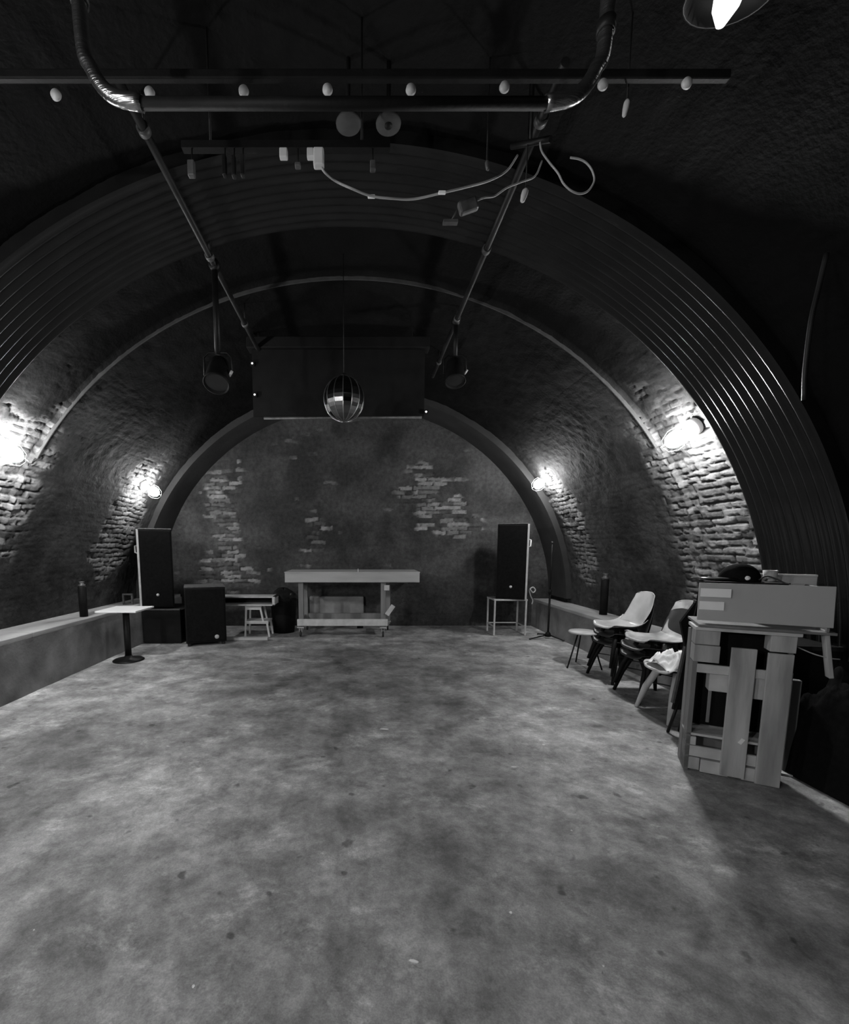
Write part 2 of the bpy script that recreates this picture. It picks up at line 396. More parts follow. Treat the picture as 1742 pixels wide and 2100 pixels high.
# ------------------------------------------------------------------ wall lamps
def wall_lamp(side, y, th, k, label):
    t = math.radians(th); n = Vector((-math.cos(t), 0, -math.sin(t)))       # into the room
    r = R0-.005
    base = Vector((CX+r*math.cos(t), y, CZ+ZS*r*math.sin(t)))
    root = thing('bulkhead_lamp', label, 'wall lamp', base, 0, 'bulkhead lamps along the side walls')
    m = MB(); m.lathe([(0, -.03), (.085, -.03), (.085, .025), (.06, .04), (0, .04)], (0, 0, 0), 18, axis=n); m.lathe([(0, .02), (.030, .02), (.030, .14), (0, .14)], (0, 0, 0), 14, axis=n); m.build('mounting_plate', 'white_plastic', root)
    g = MB(); pr = [(.0, .02)]+[(.068*math.sin(PI*(.5+.5*i/8)) if i > 0 else .068, .05+.10*i/8) for i in range(9)]
    pr = [(.062, .04), (.074, .06), (.076, .10), (.066, .14), (.042, .17), (.0, .182)]
    pr = [(r_, z_+.09) for r_, z_ in pr]
    g.lathe(pr, (0, 0, 0), 18, axis=n); mt = M['globe'].copy() if k != 1 else M['globe']
    if k != 1: mt.node_tree.nodes['Principled BSDF'].inputs['Emission Strength'].default_value = LAMP_E*k
    g.build('glass_globe', mt, root)
    u = Vector((0, 1, 0)); w = n.cross(u)
    cg = MB()
    for a in (u, w):
        cg.tube([a*.03+n*.13, a*.098+n*.14, a*.103+n*.21, a*.066+n*.295, n*.325, -a*.066+n*.295, -a*.103+n*.21, -a*.098+n*.14, -a*.03+n*.13], .0025, 6)
    cg.build('wire_cage', 'dull_metal', root)
    a = MB(); sg = 1 if side == 'R' else -1
    a.tube([n*.02+Vector((0, 0, .06)), n*.05+Vector((0, -.03*1, .13)), n*.13+Vector((0, -.10, .18))], .008, 6); a.lathe([(0, -.012), (.02, -.012), (.02, .02), (0, .02)], n*.13+Vector((0, -.10, .18)), 10, axis=(0, -1, 0))
    a.build('conduit_stub', 'white_plastic', root)
    return root
LBL = ['glowing bulkhead lamp on the right wall beside the corrugated lining, nearest on that side',
       'glowing bulkhead lamp on the right wall above the tall speaker and microphone stand',
       'glowing bulkhead lamp cut by the left edge of the photo',
       'glowing bulkhead lamp on the left brick wall above the tall speaker',
       'bulkhead lamp on the left wall beside the camera, outside the photo',
       'bulkhead lamp on the left wall behind the camera, outside the photo']
for (sd, y, th, k), lb in zip(LAMPS, LBL): wall_lamp(sd, y, th, k, lb)

# ------------------------------------------------------------------ left side: table, tubes, speaker, cabinet
def pedestal_table():
    t = thing('pedestal_table', 'square white-topped pedestal table with black column beside the left ledge', 'table', (-3.22, 5.95, 0), 0)
    b = MB(); b.span((-.27, -.26, .70), (.27, .26, .722)); b.build('tabletop', 'white', t, bevel=.004)
    c = MB(); c.tube([(0, 0, .03), (0, 0, .70)], .042, 16); c.build('column', 'black_steel', t)
    c = MB(); c.lathe([(0, 0), (.20, 0), (.20, .008), (.18, .022), (.06, .045), (.045, .07), (0, .07)], (0, 0, 0), 28); c.build('base', 'black_steel', t)
    c = MB(); c.box((0, 0, .69), (.34, .05, .018)); c.box((0, 0, .69), (.05, .34, .018)); c.build('top_bracket', 'black_steel', t)
pedestal_table()
def black_tube(loc, h, label, r=.05):
    t = thing('black_cylinder', label, 'cylinder', loc, 0)
    b = MB(); b.lathe([(0, 0), (r, 0), (r, h*.84), (r*.9, h*.87), (0, h*.87)], (0, 0, 0), 20); b.build('body', 'black', t)
    b = MB(); b.lathe([(0, h*.87), (r*.86, h*.87), (r*.92, h*.90), (r*.5, h*.93), (r*.5, h*.97), (r*.75, h), (0, h)], (0, 0, 0), 20); b.build('cap', 'dull_metal', t)
black_tube((-3.70, 5.80, .635), .47, 'black cylinder with metal cap standing on the left ledge')
black_tube((3.66, 6.55, .545), .62, 'black cylinder standing on the right ledge behind the shell chairs', .055)

def tall_speaker(loc, rz, label, w=.50, d=.50, h=1.30, side=1, group='tall loudspeakers either side of the back wall'):
    t = thing('loudspeaker', label, 'loudspeaker', loc, rz, group)
    b = MB(); b.span((-w/2, 0, 0), (w/2, d, h)); b.build('cabinet', 'black', t, bevel=.012)
    g = MB(); g.span((-w/2+.02, -.018, .02), (w/2-.02, .004, h-.02)); g.build('grille', 'cloth_black', t, bevel=.006)
    # pale worn edge trim on one long side and along the top
    e = MB(); x = side*w/2; e.span((x-.012 if side > 0 else x-.02, -.012, .0), (x+.02 if side > 0 else x+.012, .03, h)); e.build('edge_trim', 'pale_metal', t, bevel=.004)
    e = MB(); e.span((-w/2, -.014, h-.002), (w/2, .03, h+.014)); e.build('top_trim', 'dull_metal', t, bevel=.003)
    hd = MB(); xx = x+side*.028
    hd.tube([(xx-side*.02, .14, h*.80), (xx+side*.02, .10, h*.79), (xx+side*.02, .08, h*.71), (xx-side*.02, .06, h*.70)], .013, 8); hd.build('handle', 'pale_metal', t)
    l = MB(); l.lathe([(0, -.0), (.024, 0), (.02, .006), (0, .007)], (0, -.018, h*.17), 16, axis=(0, -1, 0)); l.build('badge', 'pale_metal', t)
    return t
# riser that carries the left speaker
r_ = thing('low_stage_box', 'low black stage box carrying the left tall speaker', 'stage box', (-2.98, 7.02, 0))
b = MB(); b.span((-.56, 0, 0), (.06, .86, .545)); b.build('box', 'black', r_, bevel=.01)
b = MB(); b.span((-.56, -.012, .545), (.06, .03, .562)); b.build('front_edge_strip', 'dull_metal', r_)
tall_speaker((-3.33, 7.16, .562), math.radians(25), 'tall black loudspeaker on the low stage box at the left', side=-1, h=1.28)
s_ = thing('square_bracket', 'small pale square frame on the left ledge behind the white-topped table', 'frame', (-3.74, 7.0, .635))
b = MB(); b.box((0, 0, .012), (.16, .03, .024)); b.box((0, 0, .17), (.16, .03, .024)); b.box((-.07, 0, .09), (.024, .03, .15)); b.box((.07, 0, .09), (.024, .03, .15)); b.build('frame', 'dull_metal', s_)

def subwoofer():
    t = thing('subwoofer', 'squat black bass speaker cabinet with a pale round badge, left of the step stool', 'loudspeaker', (-2.42, 6.85, 0), math.radians(21))
    b = MB(); b.span((-.33, 0, .05), (.28, .56, .93)); b.build('cabinet', 'black', t, bevel=.015)
    g = MB(); g.span((-.31, -.02, .08), (.26, .004, .90)); g.build('grille', 'cloth_black', t, bevel=.006)
    l = MB(); l.lathe([(0, 0), (.035, 0), (.03, .006), (0, .007)], (.13, -.021, .14), 18, axis=(0, -1, 0)); l.build('badge', 'pale_metal', t)
    for x in (-.28, .23):
        for y in (.07, .48):
            c = MB(); c.lathe([(0, 0), (.03, 0), (.03, .05), (0, .05)], (x, y, 0), 12); c.build('foot', 'rubber', t)
    b = MB(); b.span((-.33, 0, .93), (.28, .56, .942)); b.build('top_panel', 'dull_metal', t)
subwoofer()

def step_stool():
    t = thing('step_stool', 'white two-step plastic stool under the open shelf box', 'stool', (-1.80, 7.52, 0))
    x0, x1, x2, x3 = -.21, .17, -.18, .06
    def bar(n, a, b_, r=.016):
        m = MB(); a = Vector(a); b_ = Vector(b_); d = b_-a
        R = Vector((0, 0, 1)).rotation_difference(d).to_matrix(); m.box((a+b_)/2, (r*2, r*1.6, d.length), R); return m.build(n, 'white_plastic', t, bevel=.004)
    for y in (0, .30):
        bar('leg', (x0, y, 0), (x2, y, .53)); bar('leg', (x1+.04, y, 0), (x1, y, .27)); bar('leg', (.11, y, .27), (.06, y, .53))
    b = MB(); b.span((x2-.02, -.02, .53), (x3+.03, .32, .556)); b.build('top_step', 'white_plastic', t, bevel=.006)
    b = MB(); b.span((x0+.0, -.02, .255), (x1+.03, .32, .285)); b.build('lower_step', 'white_plastic', t, bevel=.006)
    for z in (.50,):
        b = MB(); b.span((x2, -.012, z-.02), (x3+.02, .008, z+.03)); b.build('apron', 'white_plastic', t)
    b = MB(); b.span((x0, -.012, .235), (x1+.03, .008, .26)); b.build('apron', 'white_plastic', t)
step_stool()
t = thing('shelf_box', 'open-fronted shelf box with pale edges lying across the white step stool', 'shelf', (-1.90, 7.44, .558))
for nm, a, b_ in (('bottom_board', (-.55, 0, 0), (.43, .40, .02)), ('top_board', (-.55, .03, .135), (.43, .40, .155)), ('end_board', (.385, 0, 0), (.43, .40, .155)), ('end_board', (-.57, 0, 0), (-.55, .40, .155)), ('rear_board', (-.55, .385, 0), (.43, .40, .155))):
    m = MB(); m.span(a, b_); m.build(nm, 'pale_metal' if nm != 'rear_board' else 'black', t, bevel=.002)
t = thing('floor_plank', 'pale plank lying on the floor in front of the white step stool', 'plank')if False else None
m = MB(); m.span((-.42, -.05, 0), (.30, .05, .05)); o = m.build('floor_plank', 'wood_h', None, bevel=.004, loc=(-1.86, 7.27, .002)); tag(o, 'pale wooden plank on the floor between bass speaker and step stool', 'plank')

def waste_bin():
    t = thing('waste_bin', 'dark round bin with a black bag bulging from its top, left of the workbench', 'bin', (-1.42, 8.02, 0))
    b = MB(); b.lathe([(0, 0), (.19, 0), (.22, .30), (.235, .58), (.245, .60), (.235, .62), (0, .62)], (0, 0, 0), 24); b.build('drum', 'black', t)
    b = MB()
    pr = []
    n = 20
    vs = []; 
    for i in range(8):
        a = PI/2*i/7
        for k in range(n):
            r = .235*math.cos(a)*(1+.14*math.sin(3*k*2*PI/n+i)) ; z = .61+.20*math.sin(a)
            vs.append((r*math.cos(2*PI*k/n), r*math.sin(2*PI*k/n), z+.02*math.sin(5*k)))
    fs = [(i*n+k, i*n+(k+1) % n, (i+1)*n+(k+1) % n, (i+1)*n+k) for i in range(7) for k in range(n)]
    b.add(vs, fs, True); b.build('bin_bag', 'black_gloss', t)
waste_bin()
m = MB(); m.span((-.10, -.05, 0), (.10, .05, .05)); m.span((-.1, -.05, .07), (.1, .05, .085)); m.box((0, 0, .06), (.17, .06, .03))

# ------------------------------------------------------------------ workbench on castors
def workbench():
    t = thing('workbench', 'long pale timber workbench on castors against the back wall', 'workbench', (-.15, 7.50, 0))
    W0, W1 = -1.15, 1.16
    m = MB(); m.span((W0, 0, .955), (W1, .045, 1.12)); m.build('front_beam', 'wood_h', t, bevel=.006)
    m = MB(); m.span((W1-.045, .045, .955), (W1, .78, 1.12)); m.build('end_beam', 'wood_light', t, bevel=.006)
    m = MB(); m.span((W0, .045, .955), (W0+.045, .78, 1.12)); m.build('end_beam', 'wood_h', t, bevel=.006)
    m = MB(); m.span((W0, .78, .955), (W1, .825, 1.12)); m.build('rear_beam', 'wood_h', t, bevel=.006)
    m = MB(); m.span((W0-.005, -.005, 1.12), (W1+.005, .83, 1.135)); m.build('top_board', 'wood_h', t)
    for (x, y, mt) in ((-.93, .06, 'wood_dark'), (.50, .06, 'wood_dark'), (-.93, .66, 'wood_dark'), (.62, .66, 'wood_dark')):
        m = MB(); m.span((x, y, .12), (x+.085, y+.085, .955)); m.build('leg', mt, t, bevel=.004)
    m = MB(); m.span((-.95, -.01, .20), (.62, .05, .315)); m.build('lower_rail', 'wood_light', t, bevel=.006)
    m = MB(); m.span((-.93, .70, .20), (.70, .75, .315)); m.build('lower_rail', 'wood_dark', t, bevel=.006)
    for x in (-.93, .58):
        m = MB(); m.span((x, .05, .21), (x+.05, .70, .30)); m.build('cross_rail', 'wood_dark', t)
    # gusset on the right leg
    R = Euler((0, math.radians(35), 0)).to_matrix()
    m = MB(); m.box((.66, .04, .47), (.075, .03, .20), R); m.build('gusset', 'wood_light', t)
    m = MB(); m.box((.60, .05, .86), (.09, .03, .09)); m.build('gusset', 'wood_light', t)
    for (x, y) in ((-.9, .05), (.54, .02), (-.86, .70), (.66, .66)):
        c = MB(); c.box((x, y+.02, .165), (.12, .07, .02)); c.box((x-.022, y+.02, .12), (.006, .05, .08)); c.box((x+.022, y+.02, .12), (.006, .05, .08))
        cc = c.build('castor', 'pale_metal', t)
        w = MB(); w.lathe([(0, -.015), (.046, -.015), (.05, -.008), (.05, .008), (.046, .015), (0, .015)], (x, y+.0, .052), 18, axis=(1, 0, 0)); w.build('wheel', 'rubber', cc)
        f = MB(); f.span((x-.03, y-.01, .155), (x+.03, y+.05, .205)); f.build('castor_block', 'wood_dark', t)
    m = MB(); m.span((.10, .02, 1.135), (.112, .035, 1.19)); m.build('upright_peg', 'wood_light', t)
    for x in (.72, 1.05):
        m = MB(); m.span((x-.07, .05, .925), (x+.07, .15, .955)); m.build('rubber_pad', 'rubber', t)
workbench()
# plinth of the back wall seen below the bench
m = MB(); m.span((-1.0, 8.50, 0), (.06, Y_END, .60)); struct(m.build('trim_6', 'ledge_top', bevel=.02))
m = MB(); m.span((-.09, -.04, 0), (.03, .04, .22)); o = m.build('black_carton', 'black', None, loc=(.02, 8.40, 0)); tag(o, 'small black box on the floor behind the workbench, against the pale plinth', 'box')

# ------------------------------------------------------------------ right speaker on a frame stool, microphone stand
def frame_stool():
    t = thing('frame_stool', 'pale square-tube frame stool carrying the right tall speaker', 'stool', (2.64, 7.66, 0))
    w, d, h = .275, .42, .62
    for x in (-w, w):
        for y in (0, d):
            m = MB(); m.span((x-.014, y-.014, 0), (x+.014, y+.014, h)); m.build('leg', 'pale_metal', t, bevel=.003)
    m = MB(); m.span((-w-.02, -.02, h), (w+.02, d+.02, h+.028)); m.build('seat', 'pale_metal', t, bevel=.004)
    for (a, b_) in (((-w, d-.01, .15), (w, d+.01, .17)), ((-w-.01, 0, .15), (-w+.01, d, .17)), ((w-.01, 0, .15), (w+.01, d, .17))):
        m = MB(); m.span(a, b_); m.build('stretcher', 'pale_metal', t)
frame_stool()
tall_speaker((2.62, 7.63, .649), math.radians(-21), 'tall black loudspeaker on the pale frame stool at the right', side=1, h=1.30)
# cable knot hanging behind the right speaker
p = catmull([(0, 0, .22), (.05, -.02, .16), (.10, 0, .20), (.06, .02, .25), (0, .01, .2), (.02, 0, .10), (.06, 0, .02), (.05, 0, -.05)], 6)
m = MB(); m.tube(p, .012, 7); m.build('speaker_cable', 'cable', None, loc=(2.99, 7.72, .60)); tag(bpy.data.objects['speaker_cable'], 'knotted pale cable hanging beside the foot of the right tall speaker', 'cable')

def mic_stand():
    t = thing('microphone_stand', 'thin black microphone stand on a tripod base beside the right ledge', 'microphone stand', (3.22, 7.42, 0))
    m = MB(); m.tube([(0, 0, .06), (0, 0, .80)], .017, 10); m.build('lower_pole', 'black_steel', t)
    m = MB(); m.tube([(0, 0, .80), (0, 0, 1.62)], .010, 10); m.build('upper_pole', 'black_steel', t)
    m = MB(); m.tube([(0, 0, .76), (0, 0, .84)], .024, 10); m.tube([(0, -.01, .8), (-.045, -.03, .8)], .009, 8); m.build('clutch', 'black', t)
    m = MB(); m.lathe([(0, .03), (.05, .03), (.045, .08), (.025, .11), (0, .11)], (0, 0, 0), 14); m.build('hub', 'black', t)
    for a in (200, 300, 100):
        r = math.radians(a); q = Vector((math.cos(r), math.sin(r), 0))
        L = .38 if a == 200 else .30
        lg = MB(); lg.tube([q*.03+Vector((0, 0, .06)), q*L+Vector((0, 0, .014))], .011, 8); l = lg.build('leg', 'black_steel', t)
        f = MB(); f.tube([q*(L-.02)+Vector((0, 0, .015)), q*(L+.01)+Vector((0, 0, .013))], .013, 8); f.build('rubber_foot', 'rubber', l)
    m = MB(); m.lathe([(0, 0), (.014, 0), (.014, .03), (0, .03)], (0, 0, 1.62), 10); m.build('thread_tip', 'dull_metal', t)
mic_stand()

# ------------------------------------------------------------------ shell chairs
def shell_mesh(wing=.0, scale=1):
    # profile front lip -> seat -> back top, chair faces +X (local)
    prof = [(.235, .428, .150), (.225, .445, .185), (.17, .452, .215), (.08, .442, .230), (-.02, .432, .232), (-.11, .432, .225), (-.175, .452, .215),
            (-.215, .50, .205), (-.240, .57, .200), (-.262, .65, .198), (-.285, .73, .190), (-.303, .79, .172), (-.314, .830, .165), (-.318, .846, .125)]
    P = catmull([(x, w, z) for x, z, w in prof], 3)
    nw = 14; vs = []; n = len(P)
    for i, p in enumerate(P):
        f = i/(n-1); wg = wing*math.exp(-((f-.50)/.14)**2)
        nx = Vector((p.x, 0, p.z)); 
        for k in range(nw+1):
            s = -1+2*k/nw; e = abs(s)**3
            lift = .030*e+wg*e
            ed = .02*abs(s)**4
            if f < .5: vs.append((p.x-ed*(1 if f < .1 else 0), s*p.y*(1+.12*wg/.1 if wing else 1), p.z+lift-(.02*e if f < .12 else 0)))
            else: vs.append((p.x+.035*e+wg*e, s*p.y, p.z-ed))
    fs = [(i*(nw+1)+k, i*(nw+1)+k+1, (i+1)*(nw+1)+k+1, (i+1)*(nw+1)+k) for i in range(n-1) for k in range(nw)]
    return vs, fs
def shell_chair(loc, rz, label, shell='shell', leg='wood_dark', wing=0.0, group=None, legs=True, dz=0, legr=(.025, .016), lean=0):
    t = thing('shell_chair', label, 'chair', loc, rz, group)
    vs, fs = shell_mesh(wing); m = MB(); m.add(vs, fs, True); o = m.build('seat_shell', shell, t)
    md = o.modifiers.new('solid', 'SOLIDIFY'); md.thickness = .008; md.offset = -1
    sb = o.modifiers.new('sub', 'SUBSURF'); sb.levels = 1; sb.render_levels = 1
    o.location.z = dz
    if legs:
        for sx, sy in ((1, 1), (1, -1), (-1, 1), (-1, -1)):
            l = MB(); l.tube([(sx*.10, sy*.12, .43+dz), (sx*.17, sy*.19, .22), (sx*.22, sy*.235, 0)], [legr[0], legr[0]*.95, legr[1]], 10); l.build('leg', leg, t)
        b = MB(); b.box((.10, 0, .415+dz), (.03, .30, .02)); b.box((-.10, 0, .415+dz), (.03, .30, .02)); b.box((0, 0, .41+dz), (.24, .03, .02)); b.build('seat_bracket', 'black_steel', t)
        b = MB(); b.tube([(.155, -.175, .27), (-.155, .175, .27)], .006, 6); b.tube([(.155, .175, .27), (-.155, -.175, .27)], .006, 6); b.build('wire_brace', 'black_steel', t)
    return t
GA = 'shell chairs stacked beside the right ledge'
# stack A (farther) : lower dark chair with seat pad, upper pale chair with arms
shell_chair((3.06, 5.10, 0), PI+.10, 'dark shell chair under the pale armed chair, lowest of the far stack', 'shell_dark', 'black', 0, GA)
shell_chair((3.05, 5.08, .10), PI+.06, 'dark shell chair wedged in the middle of the far stack of chairs', 'shell_dark', 'black', 0, GA)
shell_chair((3.03, 5.06, .20), PI+.02, 'pale moulded shell chair on top of the far stack, its back highest', 'shell', 'black', .07, GA)
shell_chair((3.00, 4.44, 0), PI-.05, 'dark shell chair at the bottom of the near stack of chairs', 'shell_dark', 'black', 0, GA)
shell_chair((2.99, 4.42, .09), PI-.03, 'dark shell chair in the middle of the near stack of chairs', 'shell_dark', 'black', 0, GA)
shell_chair((3.02, 4.40, .18), PI-.02, 'worn blotchy shell chair on top of the near stack, half behind the black board', 'shell_worn', 'black', 0, GA)
shell_chair((2.93, 3.93, 0), PI-.02, 'pale shell chair with thick wooden legs holding a crumpled white cloth', 'shell', 'wood', 0, GA, legr=(.032, .018))

# round stool
t = thing('round_stool', 'small round pale stool with thin splayed black legs, left of the shell chairs', 'stool', (2.90, 5.62, 0))
m = MB(); m.lathe([(0, .445), (.17, .445), (.18, .455), (.18, .465), (.17, .475), (0, .478)], (0, 0, 0), 28); m.build('seat', 'pale_metal', t)
for a in (200, 320, 80):
    q = Vector((math.cos(math.radians(a)), math.sin(math.radians(a)), 0)); l = MB(); l.tube([q*.09+Vector((0, 0, .447)), q*.24], .010, 8); l.build('leg', 'black_steel', t)

# crumpled cloth and strap on the nearest chair
def cloth_pile():
    n = 40; xs = np.linspace(-.24, .20, n); ys = np.linspace(-.17, .17, n); X, Y = np.meshgrid(xs, ys, indexing='ij')
    h = np.abs(fbm(X+3, Y+3, 9, 77, 3)-.5)*2
    env = np.clip(1-((X+.02)/.25)**4, 0, 1)*np.clip(1-(Y/.185)**4, 0, 1)
    Z = .018+env*(.16-.24*h+.05*fbm(X, Y, 20, 78, 2)); Z = np.maximum(Z, .015)
    Xj = X+(fbm(X, Y, 10, 79, 2)-.5)*.05; Yj = Y+(fbm(X, Y, 10, 80, 2)-.5)*.05
    o = grid_mesh('crumpled_cloth', np.stack([Xj, Yj, Z], -1), None, M['cloth'])
    o.location = (2.95, 3.91, .437); md = o.modifiers.new('s', 'SOLIDIFY'); md.thickness = .006
    tag(o, 'crumpled white cloth heaped on the seat of the nearest shell chair', 'cloth')
    m = MB(); p = catmull([(2.84, 3.80, .60), (2.90, 3.77, .59), (2.99, 3.77, .61), (3.07, 3.78, .60), (3.13, 3.80, .585)], 6)
    m.tube(p, [.012+.012*math.sin(PI*i/(len(p)-1)) for i in range(len(p))], 8); o = m.build('black_strap', 'rubber'); tag(o, 'black strap lying over the crumpled white cloth', 'strap')
cloth_pile()

# black board leaning against the lectern, pale edge
def lean_board():
    top = at(1438, 1206, 3.36); bot = at(1384, 1442, 3.52)
    foot = Vector((bot.x-.02, bot.y+.05, 0))
    t = thing('folded_stand', 'tall thin black folded stand with a pale metal edge, left of the pallet lectern', 'stand', foot)
    d = top-bot; o = bot-foot; side = Vector((.12, -.01, 0)); nrm = Vector((0, 1, 0))*.02
    def slab(a0, a1, s0, s1, th, nm, mt):
        q = []
        for a, s_ in ((a0, s0), (a0, s1), (a1, s1), (a1, s0)):
            for k in (0, 1): q.append(o+d*a+side*s_+nrm*(th*k))
        m = MB(); m.add(q, [(0, 2, 4, 6), (1, 7, 5, 3), (0, 1, 3, 2), (2, 3, 5, 4), (4, 5, 7, 6), (6, 7, 1, 0)]); return m.build(nm, mt, t)
    slab(-.06, 1.0, .0, 1.0, 1, 'board_panel', 'black')
    slab(.0, .90, -.13, .0, 1.2, 'metal_edge', 'dull_metal')
    a = o+d*.90-side*.05; b_ = o+d*.72-side*.75; c = o+d*.50-side*.1
    m = MB(); m.add([a, b_, c, a+nrm, b_+nrm, c+nrm], [(0, 1, 2), (3, 5, 4), (0, 3, 4, 1), (1, 4, 5, 2), (2, 5, 3, 0)]); m.build('flap', 'black', t)
    m = MB(); m.tube([o+side*.3+nrm*.5, (.02, .0, 0)], .012, 8); m.tube([o+side*.9+nrm*.5, (.13, .02, 0)], .012, 8); m.build('leg', 'black_steel', t)
lean_board()

# ------------------------------------------------------------------ pallet lectern
def lectern():
    t = thing('pallet_lectern', 'tall lectern made of standing pallet wood with a grey boxed desk on top', 'lectern', (2.285, 2.95, 0), math.radians(-28))
    def bx(nm, a, b_, mt='wood', bev=.003, rot=None, par=t):
        m = MB()
        if rot: c = (Vector(a)+Vector(b_))/2; m.box(c, [abs(q) for q in (Vector(b_)-Vector(a))], rot)
        else: m.span(a, b_)
        return m.build(nm, mt, par, bevel=bev)
    # front: three uprights, blocks and rails   (x across, y back)
    bx('deck_board', (.20, -.022, .015), (.33, 0, .90)); bx('deck_board', (.385, -.022, .0), (.51, 0, .885))
    bx('side_post', (.0, .0, .0), (.03, .10, .78), 'wood_dark'); bx('side_post', (.0, .16, .0), (.022, .24, .98), 'wood_dark')
    bx('pallet_block', (0, -.02, .905), (.135, .10, 1.0)); bx('pallet_block', (.39, -.02, .895), (.515, .10, 1.0))
    bx('pallet_block', (0, -.025, .785), (.14, .10, .90), 'wood'); bx('top_rail', (-.005, -.03, 1.002), (.535, .22, 1.024), 'wood_light')
    bx('cross_rail', (.02, .0, .705), (.52, .022, .765), 'wood_light'); bx('pallet_block', (.105, .022, .58), (.235, .12, .70), 'wood_light'); bx('pallet_block', (.30, .022, .56), (.42, .12, .70), 'wood_light')
    bx('lower_shelf', (.0, .0, .255), (.52, .22, .272), 'wood_light'); bx('pallet_block', (.0, .0, .185), (.06, .10, .245), 'wood_light')
    bx('cross_rail', (.0, .0, .105), (.505, .022, .18), 'wood_light'); bx('pallet_block', (.0, .0, .01), (.09, .10, .098)); bx('pallet_block', (.095, .0, .0), (.25, .10, .09), 'wood_light'); bx('pallet_block', (.32, .0, .0), (.50, .10, .09), 'wood_light')
    # rear pallet
    bx('rear_board', (.04, .22, .0), (.15, .24, 1.0), 'wood_dark'); bx('rear_board', (.38, .22, .0), (.50, .24, 1.0), 'wood_dark')
    bx('rear_board', (.0, .22, .70), (.505, .24, .80), 'wood_dark'); bx('inner_board', (.14, .19, .30), (.16, .22, .62), 'wood'); bx('side_post', (.488, .0, .0), (.51, .10, .90), 'wood_dark'); bx('rear_rail', (.0, .20, .10), (.505, .22, .18), 'wood_dark')
    bx('shade_sheet_back', (.015, .196, .28), (.49, .199, .995), 'black', 0); bx('shade_sheet_side', (.486, .02, .02), (.49, .196, .99), 'black', 0)  # black sheets added to paint the shade seen through the lectern gaps
    # desk box
    Rt = Euler((math.radians(-6), 0, 0)).to_matrix()
    bx('front_panel', (-.01, -.075, 1.078), (.645, -.055, 1.325), 'grey_board', .003, Rt)
    bx('desk_bottom', (.01, -.05, 1.028), (.68, .36, 1.045), 'wood_dark')
    bx('rear_panel', (.30, .34, 1.045), (.69, .36, 1.36), 'grey_board')
    bx('rear_rim', (.30, .335, 1.36), (.69, .375, 1.375), 'pale_metal')
    bx('side_panel', (.63, -.045, 1.045), (.645, .34, 1.31), 'wood_dark')
    R2 = Euler((0, math.radians(-9), 0)).to_matrix()
    bx('prop_leg', (.65, -.03, .76), (.672, .03, 1.06), 'wood', .003, R2)
    lb = []
    for z0, z1, x1 in ((1.235, 1.29, .155), (1.15, 1.205, .125)):
        o = bx('paper_tape', (-.004, -.083, z0), (x1, -.080, z1), 'paper', .0, Rt)
        o['label'] = 'white paper tape'
    bx('paper_scrap', (.285, -.028, .255), (.305, -.024, .295), 'paper', 0, Euler((0, .5, 0)).to_matrix())
    return t
LT = lectern()
def lp(x, y, z):
    a = math.radians(-28); return Vector((2.285+x*math.cos(a)-y*math.sin(a), 2.95+x*math.sin(a)+y*math.cos(a), z))
# things on the lectern
m = MB(); n = 24; vs = []
for i in range(9):
    a = PI/2*i/8
    for k in range(n):
        r = math.cos(a)*(1+.06*math.sin(3*2*PI*k/n)); vs.append((.115*r*math.cos(2*PI*k/n), .09*r*math.sin(2*PI*k/n), .115*math.sin(a)+.0))
fs = [(i*n+k, i*n+(k+1) % n, (i+1)*n+(k+1) % n, (i+1)*n+k) for i in range(8) for k in range(n)]
t = thing('peaked_cap', 'black peaked cap with a small white emblem lying on the pallet lectern', 'cap', lp(.24, .14, 1.335), math.radians(-28))
m.add(vs, fs, True); m.build('crown', 'cloth_black', t)
m = MB(); vs = []
for i in range(9):
    a = PI*(i/8)+PI/2
    vs += [(.09*math.cos(a)-.02, .085*math.sin(a), .02), (.23*math.cos(a)-.04, .10*math.sin(a), .012)]
fs = [(2*i, 2*i+1, 2*i+3, 2*i+2) for i in range(8)]; m.add(vs, fs, True); o = m.build('peak', 'black_gloss', t); md = o.modifiers.new('s', 'SOLIDIFY'); md.thickness = .006
m = MB(); m.lathe([(0, 0), (.016, 0), (.012, .004), (0, .005)], (.02, -.092, .022), 14, axis=(0, -1, .3)); m.build('emblem', 'paper', t)
m = MB(); m.span((0, 0, 0), (.42, .28, .022)); o = m.build('desk_tray', 'black', None, loc=lp(.03, .0, 1.31)); o.rotation_euler.z = math.radians(-28); tag(o, 'thin black tray set into the lectern desk under the cap', 'tray')
p = catmull([lp(.32, .06, 1.345), lp(.35, .05, 1.372), lp(.39, .03, 1.36), lp(.43, -.0, 1.335), lp(.45, -.02, 1.332)], 6)
m = MB(); m.tube(p, .005, 6); o = m.build('black_wire', 'rubber'); tag(o, 'thin black wire curving from the cap towards the white cup on the lectern', 'wire')
t = thing('white_cup', 'small white cup at the middle of the lectern desk', 'cup', lp(.41, .20, 1.31))
m = MB(); m.lathe([(0, 0), (.030, 0), (.040, .095), (.037, .095), (.028, .006), (0, .006)], (0, 0, 0), 20); m.build('cup_body', 'white_plastic', t)
m = MB(); m.span((.42, .10, 1.31), (.78, .30, 1.328)); 
